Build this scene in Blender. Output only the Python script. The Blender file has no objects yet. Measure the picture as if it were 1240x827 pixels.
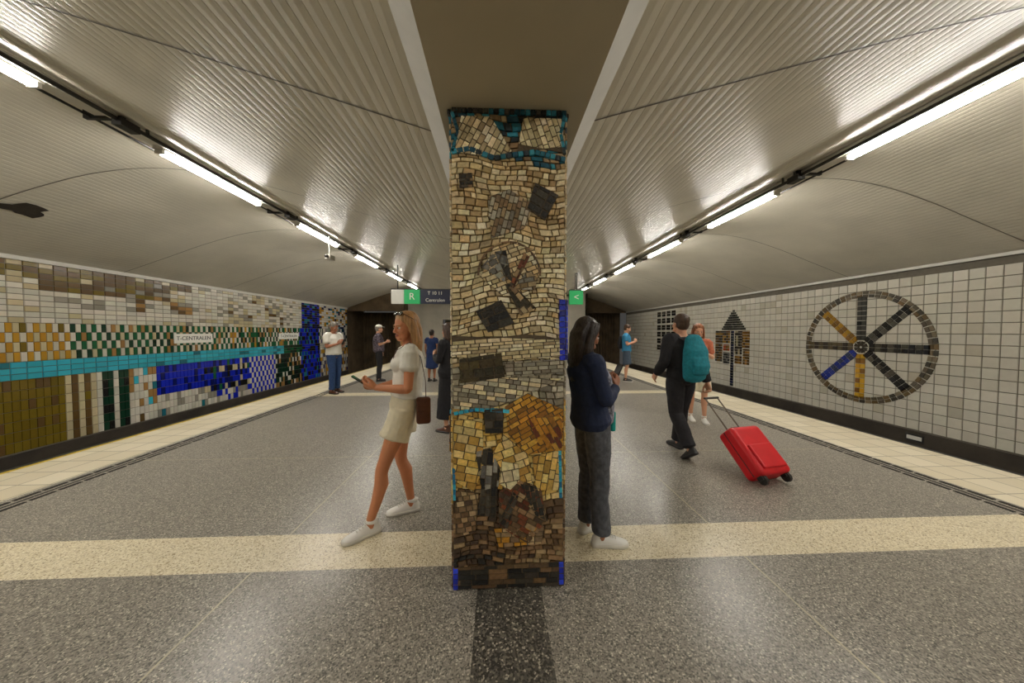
import bpy, math, random
from math import sin, cos, pi, radians, sqrt, atan2, floor as fl
from mathutils import Vector, Matrix, noise
random.seed(7)
S = bpy.context.scene
COL = S.collection
V = Vector
CX = 0.085           # platform centre line

def L(r, g, b):
    def f(c):
        c /= 255.0
        return c/12.92 if c <= 0.04045 else ((c+0.055)/1.055)**2.4
    return (f(r), f(g), f(b), 1.0)

# ------------------------------------------------------------ materials
def base_mat(name):
    m = bpy.data.materials.new(name); m.use_nodes = True
    nt = m.node_tree; b = nt.nodes['Principled BSDF']
    return m, nt, b

def N(nt, t, **k):
    n = nt.nodes.new(t)
    for a, v in k.items(): setattr(n, a, v)
    return n

def mat(name, col, rough=0.6, var=0.12, scale=8.0, bump=0.0, bscale=60.0, metal=0.0, coat=0.0, stretch=None):
    m, nt, b = base_mat(name)
    tc = N(nt, 'ShaderNodeTexCoord')
    mp = N(nt, 'ShaderNodeMapping')
    if stretch: mp.inputs['Scale'].default_value = stretch
    nt.links.new(tc.outputs['Object'], mp.inputs['Vector'])
    nz = N(nt, 'ShaderNodeTexNoise'); nz.inputs['Scale'].default_value = scale; nz.inputs['Detail'].default_value = 5
    nt.links.new(mp.outputs[0], nz.inputs['Vector'])
    cr = N(nt, 'ShaderNodeValToRGB')
    c = col
    cr.color_ramp.elements[0].position = 0.3; cr.color_ramp.elements[1].position = 0.7
    cr.color_ramp.elements[0].color = (c[0]*(1-var), c[1]*(1-var), c[2]*(1-var), 1)
    cr.color_ramp.elements[1].color = (min(1, c[0]*(1+var)), min(1, c[1]*(1+var)), min(1, c[2]*(1+var)), 1)
    nt.links.new(nz.outputs['Fac'], cr.inputs[0]); nt.links.new(cr.outputs[0], b.inputs['Base Color'])
    b.inputs['Roughness'].default_value = rough; b.inputs['Metallic'].default_value = metal
    b.inputs['Coat Weight'].default_value = coat
    if bump > 0:
        n2 = N(nt, 'ShaderNodeTexNoise'); n2.inputs['Scale'].default_value = bscale; n2.inputs['Detail'].default_value = 4
        nt.links.new(mp.outputs[0], n2.inputs['Vector'])
        bp = N(nt, 'ShaderNodeBump'); bp.inputs['Strength'].default_value = bump; bp.inputs['Distance'].default_value = 0.01
        nt.links.new(n2.outputs['Fac'], bp.inputs['Height']); nt.links.new(bp.outputs[0], b.inputs['Normal'])
    return m

def mat_attr(name, rough=0.35, bump=0.0, bscale=80, coat=0.0, var=0.15):
    m, nt, b = base_mat(name)
    a = N(nt, 'ShaderNodeAttribute', attribute_name='Col')
    tc = N(nt, 'ShaderNodeTexCoord')
    nz = N(nt, 'ShaderNodeTexNoise'); nz.inputs['Scale'].default_value = bscale; nz.inputs['Detail'].default_value = 4
    nt.links.new(tc.outputs['Object'], nz.inputs['Vector'])
    mr = N(nt, 'ShaderNodeMapRange'); mr.inputs['To Min'].default_value = 1-var*1.5; mr.inputs['To Max'].default_value = 1+var*1.5
    nt.links.new(nz.outputs['Fac'], mr.inputs['Value'])
    mx = N(nt, 'ShaderNodeVectorMath', operation='SCALE')
    nt.links.new(a.outputs['Color'], mx.inputs[0]); nt.links.new(mr.outputs[0], mx.inputs['Scale'])
    nt.links.new(mx.outputs[0], b.inputs['Base Color'])
    b.inputs['Roughness'].default_value = rough; b.inputs['Coat Weight'].default_value = coat
    if bump > 0:
        bp = N(nt, 'ShaderNodeBump'); bp.inputs['Strength'].default_value = bump; bp.inputs['Distance'].default_value = 0.01
        nt.links.new(nz.outputs['Fac'], bp.inputs['Height']); nt.links.new(bp.outputs[0], b.inputs['Normal'])
    return m

def mat_terrazzo(name, stops, scale=70, rough=0.30):
    m, nt, b = base_mat(name)
    tc = N(nt, 'ShaderNodeTexCoord')
    vo = N(nt, 'ShaderNodeTexVoronoi'); vo.inputs['Scale'].default_value = scale
    nt.links.new(tc.outputs['Object'], vo.inputs['Vector'])
    sp = N(nt, 'ShaderNodeSeparateColor'); nt.links.new(vo.outputs['Color'], sp.inputs[0])
    cr = N(nt, 'ShaderNodeValToRGB'); cr.color_ramp.interpolation = 'CONSTANT'
    e = cr.color_ramp.elements
    e[0].position = 0; e[0].color = stops[0][1]
    e[1].position = stops[1][0]; e[1].color = stops[1][1]
    for p, c in stops[2:]:
        x = e.new(p); x.color = c
    nt.links.new(sp.outputs[0], cr.inputs[0])
    nz = N(nt, 'ShaderNodeTexNoise'); nz.inputs['Scale'].default_value = 0.7; nz.inputs['Detail'].default_value = 3
    nt.links.new(tc.outputs['Object'], nz.inputs['Vector'])
    mr = N(nt, 'ShaderNodeMapRange'); mr.inputs['To Min'].default_value = 0.84; mr.inputs['To Max'].default_value = 1.16
    nt.links.new(nz.outputs['Fac'], mr.inputs['Value'])
    mx = N(nt, 'ShaderNodeVectorMath', operation='SCALE')
    nt.links.new(cr.outputs[0], mx.inputs[0]); nt.links.new(mr.outputs[0], mx.inputs['Scale'])
    nt.links.new(mx.outputs[0], b.inputs['Base Color'])
    b.inputs['Roughness'].default_value = rough
    return m

def mat_tilefloor(name, c, mortar, w, h):
    m, nt, b = base_mat(name)
    tc = N(nt, 'ShaderNodeTexCoord')
    br = N(nt, 'ShaderNodeTexBrick'); br.offset = 0.0
    br.inputs['Scale'].default_value = 1.0
    br.inputs['Brick Width'].default_value = w; br.inputs['Row Height'].default_value = h
    br.inputs['Mortar Size'].default_value = 0.006
    br.inputs['Color1'].default_value = c; br.inputs['Color2'].default_value = (c[0]*.85, c[1]*.83, c[2]*.78, 1)
    br.inputs['Mortar'].default_value = mortar
    nt.links.new(tc.outputs['Object'], br.inputs['Vector'])
    nt.links.new(br.outputs['Color'], b.inputs['Base Color'])
    b.inputs['Roughness'].default_value = 0.45
    return m

def mat_emit(name, col, s):
    m, nt, b = base_mat(name)
    b.inputs['Base Color'].default_value = (0.9, 0.9, 0.9, 1)
    b.inputs['Emission Color'].default_value = col; b.inputs['Emission Strength'].default_value = s
    return m

# ------------------------------------------------------------ mesh helpers
def mk(name, verts, faces, mats, mi=None, parent=None, smooth=False, cols=None):
    me = bpy.data.meshes.new(name)
    me.from_pydata([tuple(v) for v in verts], [], faces)
    for m in (mats if isinstance(mats, (list, tuple)) else [mats]): me.materials.append(m)
    if mi: me.polygons.foreach_set('material_index', mi)
    if smooth: me.polygons.foreach_set('use_smooth', [True]*len(me.polygons))
    if cols:
        ca = me.color_attributes.new('Col', 'FLOAT_COLOR', 'CORNER')
        arr = []
        for p, c in zip(me.polygons, cols):
            for _ in range(p.loop_total): arr.extend((c[0], c[1], c[2], 1.0))
        ca.data.foreach_set('color', arr)
    me.update()
    o = bpy.data.objects.new(name, me); COL.objects.link(o)
    if parent: o.parent = parent
    return o

def empty(name, loc=(0, 0, 0), rotz=0, parent=None):
    o = bpy.data.objects.new(name, None); o.empty_display_size = 0.2
    o.location = loc; o.rotation_euler = (0, 0, rotz)
    COL.objects.link(o)
    if parent: o.parent = parent
    return o

class Acc:
    def __init__(s): s.v = []; s.f = []; s.m = []; s.c = []
    def add(s, vs, fs, m=0, c=(1, 1, 1)):
        o = len(s.v); s.v.extend(vs)
        for f in fs:
            s.f.append([i+o for i in f]); s.m.append(m); s.c.append(c)
    def box(s, a, b, m=0, c=(1, 1, 1), M=None):
        x0, y0, z0 = a; x1, y1, z1 = b
        vs = [V(p) for p in ((x0,y0,z0),(x1,y0,z0),(x1,y1,z0),(x0,y1,z0),(x0,y0,z1),(x1,y0,z1),(x1,y1,z1),(x0,y1,z1))]
        if M: vs = [M @ p for p in vs]
        s.add(vs, [(0,3,2,1),(4,5,6,7),(0,1,5,4),(1,2,6,5),(2,3,7,6),(3,0,4,7)], m, c)
    def tube(s, pts, rads, side=None, n=14, m=0, cap=0.8, c=(1,1,1)):
        pts = [V(p) for p in pts]
        if side is None:
            d = (pts[-1]-pts[0]).normalized()
            side = V((0, 1, 0)) if abs(d.y) < 0.75 else V((1, 0, 0))
        side = V(side)
        R = [(r, r) if isinstance(r, (int, float)) else r for r in rads]
        T = []
        for i in range(len(pts)):
            a = pts[max(0, i-1)]; b = pts[min(len(pts)-1, i+1)]
            T.append((b-a).normalized())
        P = list(pts)
        if cap > 0:
            r0 = min(R[0]); r1 = min(R[-1])
            P = [pts[0]-T[0]*r0*cap*0.7] + P + [pts[-1]+T[-1]*r1*cap*0.7]
            R = [(R[0][0]*0.72, R[0][1]*0.72)] + R + [(R[-1][0]*0.72, R[-1][1]*0.72)]
            T = [T[0]] + T + [T[-1]]
        vs = []; fs = []
        for p, r, t in zip(P, R, T):
            sd = (side - t*side.dot(t))
            if sd.length < 1e-3: sd = t.orthogonal()
            sd.normalize(); nn = t.cross(sd)
            for k in range(n):
                a = 2*pi*k/n
                vs.append(p + sd*cos(a)*r[0] + nn*sin(a)*r[1])
        K = len(P)
        for i in range(K-1):
            for k in range(n):
                a = i*n+k; b = i*n+(k+1) % n
                fs.append((a, b, b+n, a+n))
        e0 = P[0]-(T[0]*min(R[0])*0.3*(cap > 0)); e1 = P[-1]+(T[-1]*min(R[-1])*0.3*(cap > 0))
        vs += [e0, e1]; i0 = len(vs)-2; i1 = len(vs)-1
        for k in range(n):
            fs.append((i0, (k+1) % n, k)); fs.append((i1, (K-1)*n+k, (K-1)*n+(k+1) % n))
        s.add(vs, fs, m, c)
    def ell(s, c, r, M=None, nu=18, nv=12, m=0, col=(1,1,1)):
        vs = []; fs = []
        if isinstance(r, (int, float)): r = (r, r, r)
        for j in range(1, nv):
            ph = pi*j/nv
            for i in range(nu):
                th = 2*pi*i/nu
                vs.append(V((r[0]*sin(ph)*cos(th), r[1]*sin(ph)*sin(th), r[2]*cos(ph))))
        vs += [V((0, 0, r[2])), V((0, 0, -r[2]))]
        for j in range(nv-2):
            for i in range(nu):
                a = j*nu+i; b = j*nu+(i+1) % nu
                fs.append((a, a+nu, b+nu, b))
        t = len(vs)-2; bt = len(vs)-1
        for i in range(nu):
            fs.append((t, i, (i+1) % nu)); fs.append((bt, (nv-2)*nu+(i+1) % nu, (nv-2)*nu+i))
        c = V(c)
        if M is not None: vs = [c + (M @ p) for p in vs]
        else: vs = [c + p for p in vs]
        s.add(vs, fs, m, col)
    def xf(s, M, start=0):
        for i in range(start, len(s.v)): s.v[i] = M @ s.v[i]
    def prism(s, poly, mapf, d0, d1, bev, col, m=0):
        n = len(poly)
        cx = sum(p[0] for p in poly)/n; cy = sum(p[1] for p in poly)/n
        vs = [mapf(p[0], p[1], d0) for p in poly]
        for p in poly:
            dx = p[0]-cx; dy = p[1]-cy; l = sqrt(dx*dx+dy*dy)+1e-9
            k = max(0.3, 1-bev/l*1.3)
            vs.append(mapf(cx+dx*k, cy+dy*k, d1))
        fs = [tuple(range(n, 2*n))]
        for i in range(n):
            j = (i+1) % n; fs.append((i, j, n+j, n+i))
        s.add(vs, fs, m, col)
    def obj(s, name, mats, parent=None, smooth=False, col=False):
        return mk(name, s.v, s.f, mats, s.m, parent, smooth, s.c if col else None)

def remesh(o, vox, it=3, fac=0.5, disp=0.0, dscale=0.1):
    r = o.modifiers.new('remesh', 'REMESH'); r.mode = 'VOXEL'; r.voxel_size = vox; r.use_smooth_shade = True
    if it:
        k = o.modifiers.new('smooth', 'SMOOTH'); k.iterations = it; k.factor = fac
    if disp:
        t = bpy.data.textures.new(o.name+'_folds', 'CLOUDS'); t.noise_scale = dscale; t.noise_depth = 2
        d = o.modifiers.new('folds', 'DISPLACE'); d.texture = t; d.strength = disp; d.mid_level = 0.5
        d.texture_coords = 'LOCAL'

def jit(c, a=0.15):
    k = 1+random.uniform(-a, a)
    return (min(1, c[0]*k*(1+random.uniform(-a, a)*.3)), min(1, c[1]*k), min(1, c[2]*k*(1+random.uniform(-a, a)*.3)))

# ------------------------------------------------------------ shared materials
M_beam = mat('beam_paint', L(176, 165, 140), 0.5, 0.06, 2)
M_ceil = mat('ceiling_slats', L(217, 211, 195), 0.34, 0.08, 1.3)
M_seam = mat('ceiling_seam', L(95, 88, 76), 0.7)
M_white = mat('white_paint', L(205, 202, 192), 0.5, 0.05)
M_dark = mat('dark_metal', L(35, 33, 30), 0.5, 0.2)
M_grout = mat('grout', L(100, 94, 82), 0.8, 0.15, 10)
M_pgrout = mat('pillar_grout', L(120, 100, 72), 0.8, 0.2, 14)
M_tile = mat_attr('glazed_tile', 0.2, 0.08, 9, coat=0.2, var=0.06)
M_stone = mat_attr('mosaic_stone', 0.42, 0.5, 55, coat=0.1, var=0.35)
M_tdark = mat_terrazzo('terrazzo_grey', [(0, L(84, 81, 74)), (.18, L(124, 119, 109)), (.5, L(145, 139, 128)), (.8, L(168, 161, 148)), (.95, L(206, 199, 182))], 150)
M_tlight = mat_terrazzo('terrazzo_cream', [(0, L(160, 142, 108)), (.1, L(208, 195, 163)), (.45, L(224, 213, 184)), (.8, L(234, 225, 201)), (.95, L(180, 164, 128))], 140)
M_tcore = mat_terrazzo('terrazzo_dark', [(0, L(58, 56, 52)), (.35, L(84, 81, 74)), (.7, L(108, 103, 93)), (.92, L(158, 152, 137))], 110)
M_joint = mat('floor_joint', L(186, 176, 150), 0.5)
M_edge = mat_tilefloor('edge_tiles', L(222, 212, 188), L(150, 140, 120), 0.3, 0.3)
M_yellow = mat('yellow_line', L(190, 165, 40), 0.6, 0.25, 20)
M_black = mat('black_rubber', L(28, 27, 25), 0.6)
M_conc = mat('dark_concrete', L(54, 47, 38), 0.85, 0.35, 2, bump=0.4, bscale=12)
M_tun = mat('tunnel_concrete', L(92, 76, 54), 0.85, 0.35, 2, bump=0.4, bscale=12)
M_ballast = mat('ballast', L(58, 52, 45), 0.95, 0.5, 25, bump=1, bscale=30)
M_steel = mat('rail_steel', L(110, 100, 92), 0.35, 0.2, metal=1)
M_tube = mat_emit('tube_glow', (1.0, 0.955, 0.875, 1), 92)

# ------------------------------------------------------------ floor
Y0, Y1 = -9.0, 19.5
a = Acc()
xs = [CX-5.55, CX-5.48, CX-5.42, CX-4.56, CX-1.66, CX-1.65, CX-0.21, CX+0.17, CX+1.59, CX+1.60, CX+4.50, CX+5.48, CX+5.55]
xm = ['k', 'y', 'e', 'd', 'j', 'd', 'c', 'd', 'j', 'd', 'e', 'k']
ys = [Y0]
strips = [(2.02+5.6*k, 2.39+5.6*k) for k in range(-1, 4)]
for s0, s1 in strips:
    ys += [s0, s1, s1+1.48, s1+1.49]
ys = [q for q in ys if q < Y1]+[Y1]
fm = {'k': 5, 'y': 4, 'e': 3, 'd': 0, 'j': 2, 'c': 6, 'l': 1}
for j in range(len(ys)-1):
    w = ys[j+1]-ys[j]; inst = any(abs(ys[j]-s[0]) < 1e-6 for s in strips)
    jn = w < 0.02
    for i in range(len(xs)-1):
        k = xm[i]
        if k in 'djc':
            if inst: k = 'l'
            elif jn and k != 'c': k = 'j'
        p = [(xs[i], ys[j], 0), (xs[i+1], ys[j], 0), (xs[i+1], ys[j+1], 0), (xs[i], ys[j+1], 0)]
        a.add([V(q) for q in p], [(0, 1, 2, 3)], fm[k])
for x, sgn in ((CX-5.55, 1), (CX+5.55, -1)):
    a.box((min(x, x+sgn*.02), Y0, -1.2), (max(x, x+sgn*.02), Y1, -0.001), 7)
a.obj('floor', [M_tdark, M_tlight, M_joint, M_edge, M_yellow, M_black, M_tcore, M_conc])

a = Acc()
for sx in (-1, 1):
    off = 4.47 if sx < 0 else 4.44
    for q, wd in ((0.0, 0.035), (-0.14, 0.03)):
        x = CX+sx*(off+q)
        yy = -1.0
        while yy < Y1-0.3:
            a.box((x-wd/2, yy, 0.0), (x+wd/2, yy+0.16, 0.005), 0); yy += 0.19
    x = CX+sx*(off-0.07)
    a.box((x-0.012, Y0, 0), (x+0.012, Y1, 0.002), 0)
a.obj('tactile_strip', [M_black])

for nm, s in (('left', -1), ('right', 1)):
    a = Acc()
    x0 = CX+s*5.55; x1 = CX+s*8.8
    a.box((min(x0, x1), Y0, -1.3), (max(x0, x1), 18.5 if s < 0 else 21.2, -1.15))
    k = Y0+.2
    while k < 18: a.box((CX+s*7.1-1.1, k, -1.15), (CX+s*7.1+1.1, k+.22, -1.08), 1); k += .65
    for r in (-0.72, 0.72):
        xx = CX+s*7.1+r
        a.box((xx-.06, Y0, -1.08), (xx+.06, 18.4, -1.06), 2); a.box((xx-.012, Y0, -1.06), (xx+.012, 18.4, -.95), 2); a.box((xx-.035, Y0, -.95), (xx+.035, 18.4, -.91), 2)
    a.obj('railway_track', [M_ballast, M_conc, M_steel])

# ------------------------------------------------------------ ceiling
BZ = 2.80
prof = [(.42, BZ), (.53, 2.88), (1.34, 3.12), (2.2, 3.37), (3.1, 3.62), (4.1, 3.86), (5.1, 3.97), (6.0, 3.88), (6.9, 3.63), (7.8, 3.3), (8.9, 2.90)]
def cat(P, n=14):
    out = []
    Q = [P[0]]+P+[P[-1]]
    for i in range(1, len(Q)-2):
        for k in range(n):
            t = k/n
            out.append(tuple(0.5*((2*Q[i][d])+(-Q[i-1][d]+Q[i+1][d])*t+(2*Q[i-1][d]-5*Q[i][d]+4*Q[i+1][d]-Q[i+2][d])*t*t+(-Q[i-1][d]+3*Q[i][d]-3*Q[i+1][d]+Q[i+2][d])*t**3) for d in (0, 1)))
    out.append(P[-1]); return out
cp = cat(prof[1:])
sl = [0]
for i in range(1, len(cp)): sl.append(sl[-1]+sqrt((cp[i][0]-cp[i-1][0])**2+(cp[i][1]-cp[i-1][1])**2))
def at(s):
    for i in range(1, len(sl)):
        if sl[i] >= s:
            t = (s-sl[i-1])/(sl[i]-sl[i-1])
            return (cp[i-1][0]+(cp[i][0]-cp[i-1][0])*t, cp[i-1][1]+(cp[i][1]-cp[i-1][1])*t)
    return cp[-1]
def ceilz(x):
    x = abs(x-CX)
    for i in range(1, len(cp)):
        if cp[i][0] >= x:
            t = (x-cp[i-1][0])/(cp[i][0]-cp[i-1][0]); return cp[i-1][1]+(cp[i][1]-cp[i-1][1])*t
    return cp[-1][1]
YE = 21.4
a = Acc()
pl = []
s = 0.0; pitch = 0.09
while s+pitch < sl[-1]:
    p0 = at(s); p1 = at(s+pitch*0.5); p2 = at(s+pitch-.007); p3 = at(s+pitch-.0035)
    pl += [(p0[0], p0[1]+.0008), (p1[0], p1[1]-.0012), (p2[0], p2[1]+.0008), (p3[0], p3[1]+.0035)]
    s += pitch
pl.append(cp[-1])
for sx in (-1, 1):
    vs = []; fs = []
    for x, z in pl: vs += [V((CX+sx*x, Y0, z)), V((CX+sx*x, YE, z))]
    for i in range(len(pl)-1):
        q = (2*i, 2*i+1, 2*i+3, 2*i+2); fs.append(q if sx < 0 else q[::-1])
    a.add(vs, fs, 0)
    yy = 2.0 if sx > 0 else 2.15
    yy -= 2.8*3
    while yy < YE-.5:
        vs = []; fs = []
        m = 60
        for i in range(m+1):
            x, z = at(sl[-1]*i/m)
            vs += [V((CX+sx*x, yy, z-.006)), V((CX+sx*x, yy+.014, z-.006))]
        for i in range(m): fs.append((2*i, 2*i+1, 2*i+3, 2*i+2))
        a.add(vs, fs, 1); yy += 2.8
a.obj('ceiling', [M_ceil, M_seam])
a = Acc()
q = [(-.53, 2.92), (-.53, 2.875), (-.42, BZ), (.42, BZ), (.53, 2.875), (.53, 2.92)]
vs = []
for x, z in q: vs += [V((CX+x, Y0, z)), V((CX+x, YE, z))]
a.add(vs, [(0,1,3,2), (2,3,5,4), (4,5,7,6), (6,7,9,8), (8,9,11,10), (10,11,1,0)], 0)
a.m = [1, 1, 0, 1, 1, 0]
a.obj('ceiling_beam', [M_beam, M_white])
a = Acc()
vs = []; n = 18
for i in range(n):
    t = 2*pi*i/n; r = 1+.25*sin(3*t+1)+.2*random.uniform(-1, 1)
    x = -7.35+.17*cos(t)*r; yv = 5.25+.26*sin(t)*r
    vs.append(V((x, yv, ceilz(x)-.012)))
a.add(vs, [tuple(range(n))], 0)
a.obj('ceiling_damage_patch', [M_conc])

# ------------------------------------------------------------ lamps
def lamp_mesh():
    a = Acc()
    a.box((-.06, -.84, .02), (.06, .84, .067), 0)
    a.tube([(0, -.78, 0), (0, .78, 0)], [(.045, .032)]*2, side=(1, 0, 0), n=16, m=1, cap=0.2)
    for e in (-.83, .80): a.box((-.05, e, -.03), (.05, e+.03, .03), 0)
    return a
am = lamp_mesh()
first = None
RX = {-1: -4.25, 1: 4.58}
for s, y0 in ((-1, 5.02), (1, 5.83)):
    for k in range(-5, 6):
        yy = y0+2.7*k
        if yy-.9 < Y0 or yy+.9 > 19.4: continue
        if first is None:
            first = am.obj('fluorescent_lamp', [M_white, M_tube]); o = first
        else:
            o = bpy.data.objects.new('fluorescent_lamp', first.data); COL.objects.link(o)
        o.location = (RX[s], yy, 3.80)
for s in (-1, 1):
    a = Acc(); x = RX[s]
    a.box((x-.10, Y0, 3.868), (x+.10, 19.4, 3.90), 0)
    a.box((x-s*.12-.02, Y0, 3.82), (x-s*.12+.02, 19.4, 3.89), 0)
    a.tube([(x-s*.20, Y0, 3.80), (x-s*.20, 19.4, 3.80)], [.022]*2, side=(1, 0, 0), m=1, n=8, cap=0)
    a.tube([(x+s*.15, Y0, 3.86), (x+s*.15, 19.4, 3.86)], [.014]*2, side=(1, 0, 0), m=1, n=8, cap=0)
    y0 = {-1: 5.02, 1: 5.83}[s]
    for k in range(-5, 6):
        yy = y0+2.7*k-1.35
        if yy < Y0 or yy > 19: continue
        a.box((x-s*.20-.05, yy-.09, 3.74), (x-s*.20+.05, yy+.09, 3.82), 1)
        a.box((x-.22, yy-.02, 3.84), (x+.18, yy+.02, 3.93), 1)
        a.box((x-s*.2-.012, yy+.2, 3.8), (x-s*.2+.012, yy+.22, 3.93), 1)
    a.obj('lamp_rail', [M_white, M_dark])
a = Acc()
a.tube([(-3.95, 7.6, 3.80), (-3.95, 7.6, 3.30)], [.02, .02], m=0)
a.box((-4.01, 7.5, 3.23), (-3.89, 7.72, 3.33), 0); a.tube([(-3.95, 7.5, 3.28), (-3.95, 7.44, 3.28)], [.03, .035], m=1)
a.obj('security_camera', [M_white, M_dark])

# ------------------------------------------------------------ walls
XL, XR = -8.76, 8.90
def leftmap(u, w, d): return V((XL+d, u, w))
def rightmap(u, w, d): return V((XR-d, -u, w))   # u = -Y
a = Acc()
YL = 18.6
a.box((XL-.2, Y0, -1.3), (XL, YL, 2.95), 0)
pal = {
 'white': L(208, 202, 186), 'cream': L(192, 178, 142), 'grey': L(145, 140, 126), 'brown': L(96, 74, 42), 'olive': L(112, 94, 28),
 'ochre': L(182, 136, 42), 'green': L(26, 88, 54), 'dgreen': L(24, 56, 40), 'cyan': L(58, 176, 196), 'blue': L(26, 42, 178),
 'dblue': L(18, 28, 92), 'black': L(32, 32, 30), 'tan': L(158, 120, 70), 'teal': L(40, 112, 124)}
def pick(*w):
    r = random.random()*sum(x[1] for x in w)
    for n_, k in w:
        r -= k
        if r <= 0: return pal[n_]
    return pal[w[0][0]]
def tile(y, z, w, h, c, g=.008):
    a.prism([(y+g/2, z+g/2), (y+w-g/2, z+g/2), (y+w-g/2, z+h-g/2), (y+g/2, z+h-g/2)][::-1], leftmap, 0, .012, .006, jit(c, .13), 1)
z = 1.70; r = 0
hh = (2.86-1.70)/11
while r < 11:
    y = Y0
    w = .2
    while y+w < YL:
        yc = y
        if 14.2 < yc < 15.7: c = pick(('blue', 3), ('black', 2), ('dblue', 2), ('teal', 1))
        elif yc >= 15.7: c = pick(('white', 5), ('ochre', 2), ('teal', 1), ('dblue', 1))
        elif r >= 8 and yc < 7.9+.5*(r-8): c = pick(('brown', 4), ('olive', 3), ('cream', 1))
        elif r >= 6 and 6.3 < yc < 7.2+.2*r: c = pick(('brown', 4), ('olive', 2), ('grey', 1))
        elif 7.9 < yc < 9.4 and r > 2 and (int(yc*1.6)+r//3) % 2: c = pick(('brown', 2), ('tan', 2), ('grey', 2))
        elif 10.5 < yc < 13 and (int(yc*1.4)+r//4) % 3 == 0: c = pick(('cream', 3), ('grey', 2), ('brown', 1))
        else: c = pick(('white', 10), ('cream', 2), ('grey', 2))
        tile(y, z, w, hh, c); y += w
    z += hh; r += 1
hh = .72/4; z = .98
for r in range(4):
    y = Y0; i = 0
    while y+.085 < YL:
        if 14.2 < y < 15.7: c = pick(('blue', 3), ('black', 2), ('teal', 1))
        elif y > 15.7: c = pick(('white', 5), ('green', 2), ('dblue', 1))
        elif y < 6.75: c = (pal['ochre'] if i % 2 else pick(('olive', 2), ('ochre', 3))) if (i+r) % 2 else pick(('white', 4), ('cream', 2))
        elif y < 10.5: c = pick(('green', 5), ('dgreen', 2), ('tan', 1)) if (i+r) % 2 else pick(('white', 5), ('cream', 2), ('tan', 1))
        else: c = (pick(('green', 4), ('dgreen', 3), ('ochre', 1)) if (i+r) % 2 else pick(('tan', 2), ('green', 1), ('white', 3)))
        tile(y, z, .085, hh, c, .006); y += .085; i += 1
    z += hh
for r in range(3):
    y = Y0
    while y+.2 < YL:
        if y < 13.0: c = pick(('cyan', 9), ('teal', 1))
        elif y < 14.2: c = pick(('green', 2), ('dgreen', 2))
        elif y < 15.7: c = pick(('blue', 2), ('black', 2))
        else: c = pick(('white', 5), ('teal', 2))
        tile(y, .65+r*.11, .2, .11, c); y += .2
hh = 1.32/7
for r in range(7):
    y = Y0; z = -.67+hh*r; i = 0
    while y+.1 < YL:
        w = .1
        if y < 6.6: c = pick(('olive', 6), ('brown', 1))
        elif y < 7.15: c = pal['cream'] if i % 2 else pick(('brown', 3), ('olive', 1))
        elif y < 7.75: c = pick(('dgreen', 5), ('black', 2)) if i % 3 else pal['white']
        elif y < 8.35: c = pick(('white', 4), ('teal', 1), ('tan', 2), ('cyan', 1)) if r > 1 else pick(('white', 4), ('brown', 1))
        elif y < 9.6: c = pick(('blue', 7), ('dblue', 3)) if r > 2 else pick(('white', 5), ('teal', 1), ('grey', 2))
        elif y < 11.3: c = (pick(('blue', 5), ('dblue', 2)) if (r in (3, 4) or r == 6) and i % 5 else pick(('cream', 2), ('black', 2), ('dblue', 2), ('green', 1))) if r > 1 else pick(('white', 2), ('blue', 1), ('grey', 1))
        elif y < 12.6: c = pal['blue'] if (i+r) % 2 else pal['white']
        elif y < 14.2: c = pick(('black', 2), ('white', 1), ('dgreen', 3), ('tan', 1))
        elif y < 15.7: c = pick(('blue', 4), ('black', 3), ('teal', 1))
        else: c = pick(('grey', 2), ('white', 2), ('ochre', 1), ('dblue', 1))
        tile(y, z, w, hh, c, .006); y += w; i += 1
a.obj('wall_left', [M_grout, M_tile, M_conc], col=True)
a = Acc(); a.box((XL+.001, Y0, -1.15), (XL+.05, YL, -.69), 0); a.obj('baseboard_left', [M_conc])

a = Acc()
a.box((XR, Y0, -1.3), (XR+.2, YE, 2.95), 0)
ts = .205
WZ, WY, WR = 1.16, 7.27, 1.36
z = -.56
while z+ts < 2.92:
    y = Y0
    while y+ts < YE:
        c = jit(L(196, 191, 176), .06)
        if random.random() < .05: c = jit(L(180, 173, 155), .06)
        g = .012
        u0 = -(y+ts)+g/2; u1 = -y-g/2
        a.prism([(u0, z+g/2), (u1, z+g/2), (u1, z+ts-g/2), (u0, z+ts-g/2)], rightmap, 0, .01, .005, c, 1); y += ts
    z += ts
a.obj('wall_right', [M_grout, M_tile, M_conc], col=True)
a = Acc(); a.box((XR-.05, Y0, -1.15), (XR-.001, YE-.2, -.58), 0); a.obj('baseboard_right', [M_conc])

# wheel mosaic
a = Acc()
mp = lambda u, w, d: V((XR-.0115-d, -u, w))
n = 64
for i in range(n):
    t0 = 2*pi*i/n+.006; t1 = 2*pi*(i+1)/n-.006
    for ra, rb in ((WR-.15, WR-.078), (WR-.072, WR)):
        c = jit(random.choice([L(92, 84, 70), L(120, 108, 88), L(70, 66, 58), L(105, 88, 62)]), .15)
        p = [(-WY+ra*cos(t0), WZ+ra*sin(t0)), (-WY+rb*cos(t0), WZ+rb*sin(t0)), (-WY+rb*cos(t1), WZ+rb*sin(t1)), (-WY+ra*cos(t1), WZ+ra*sin(t1))]
        a.prism(p, mp, 0, .012, .004, c, 0)
spk = {0: [L(40, 40, 40), L(70, 68, 60)], 45: [L(35, 36, 36), L(80, 78, 70)], 90: [L(60, 60, 56), L(38, 40, 40)], 135: [L(165, 125, 45), L(120, 88, 40)],
       180: [L(90, 80, 60), L(60, 55, 48)], 225: [L(35, 50, 130), L(50, 60, 90)], 270: [L(190, 145, 45), L(120, 84, 40)], 315: [L(38, 38, 38), L(85, 80, 70)]}
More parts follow.
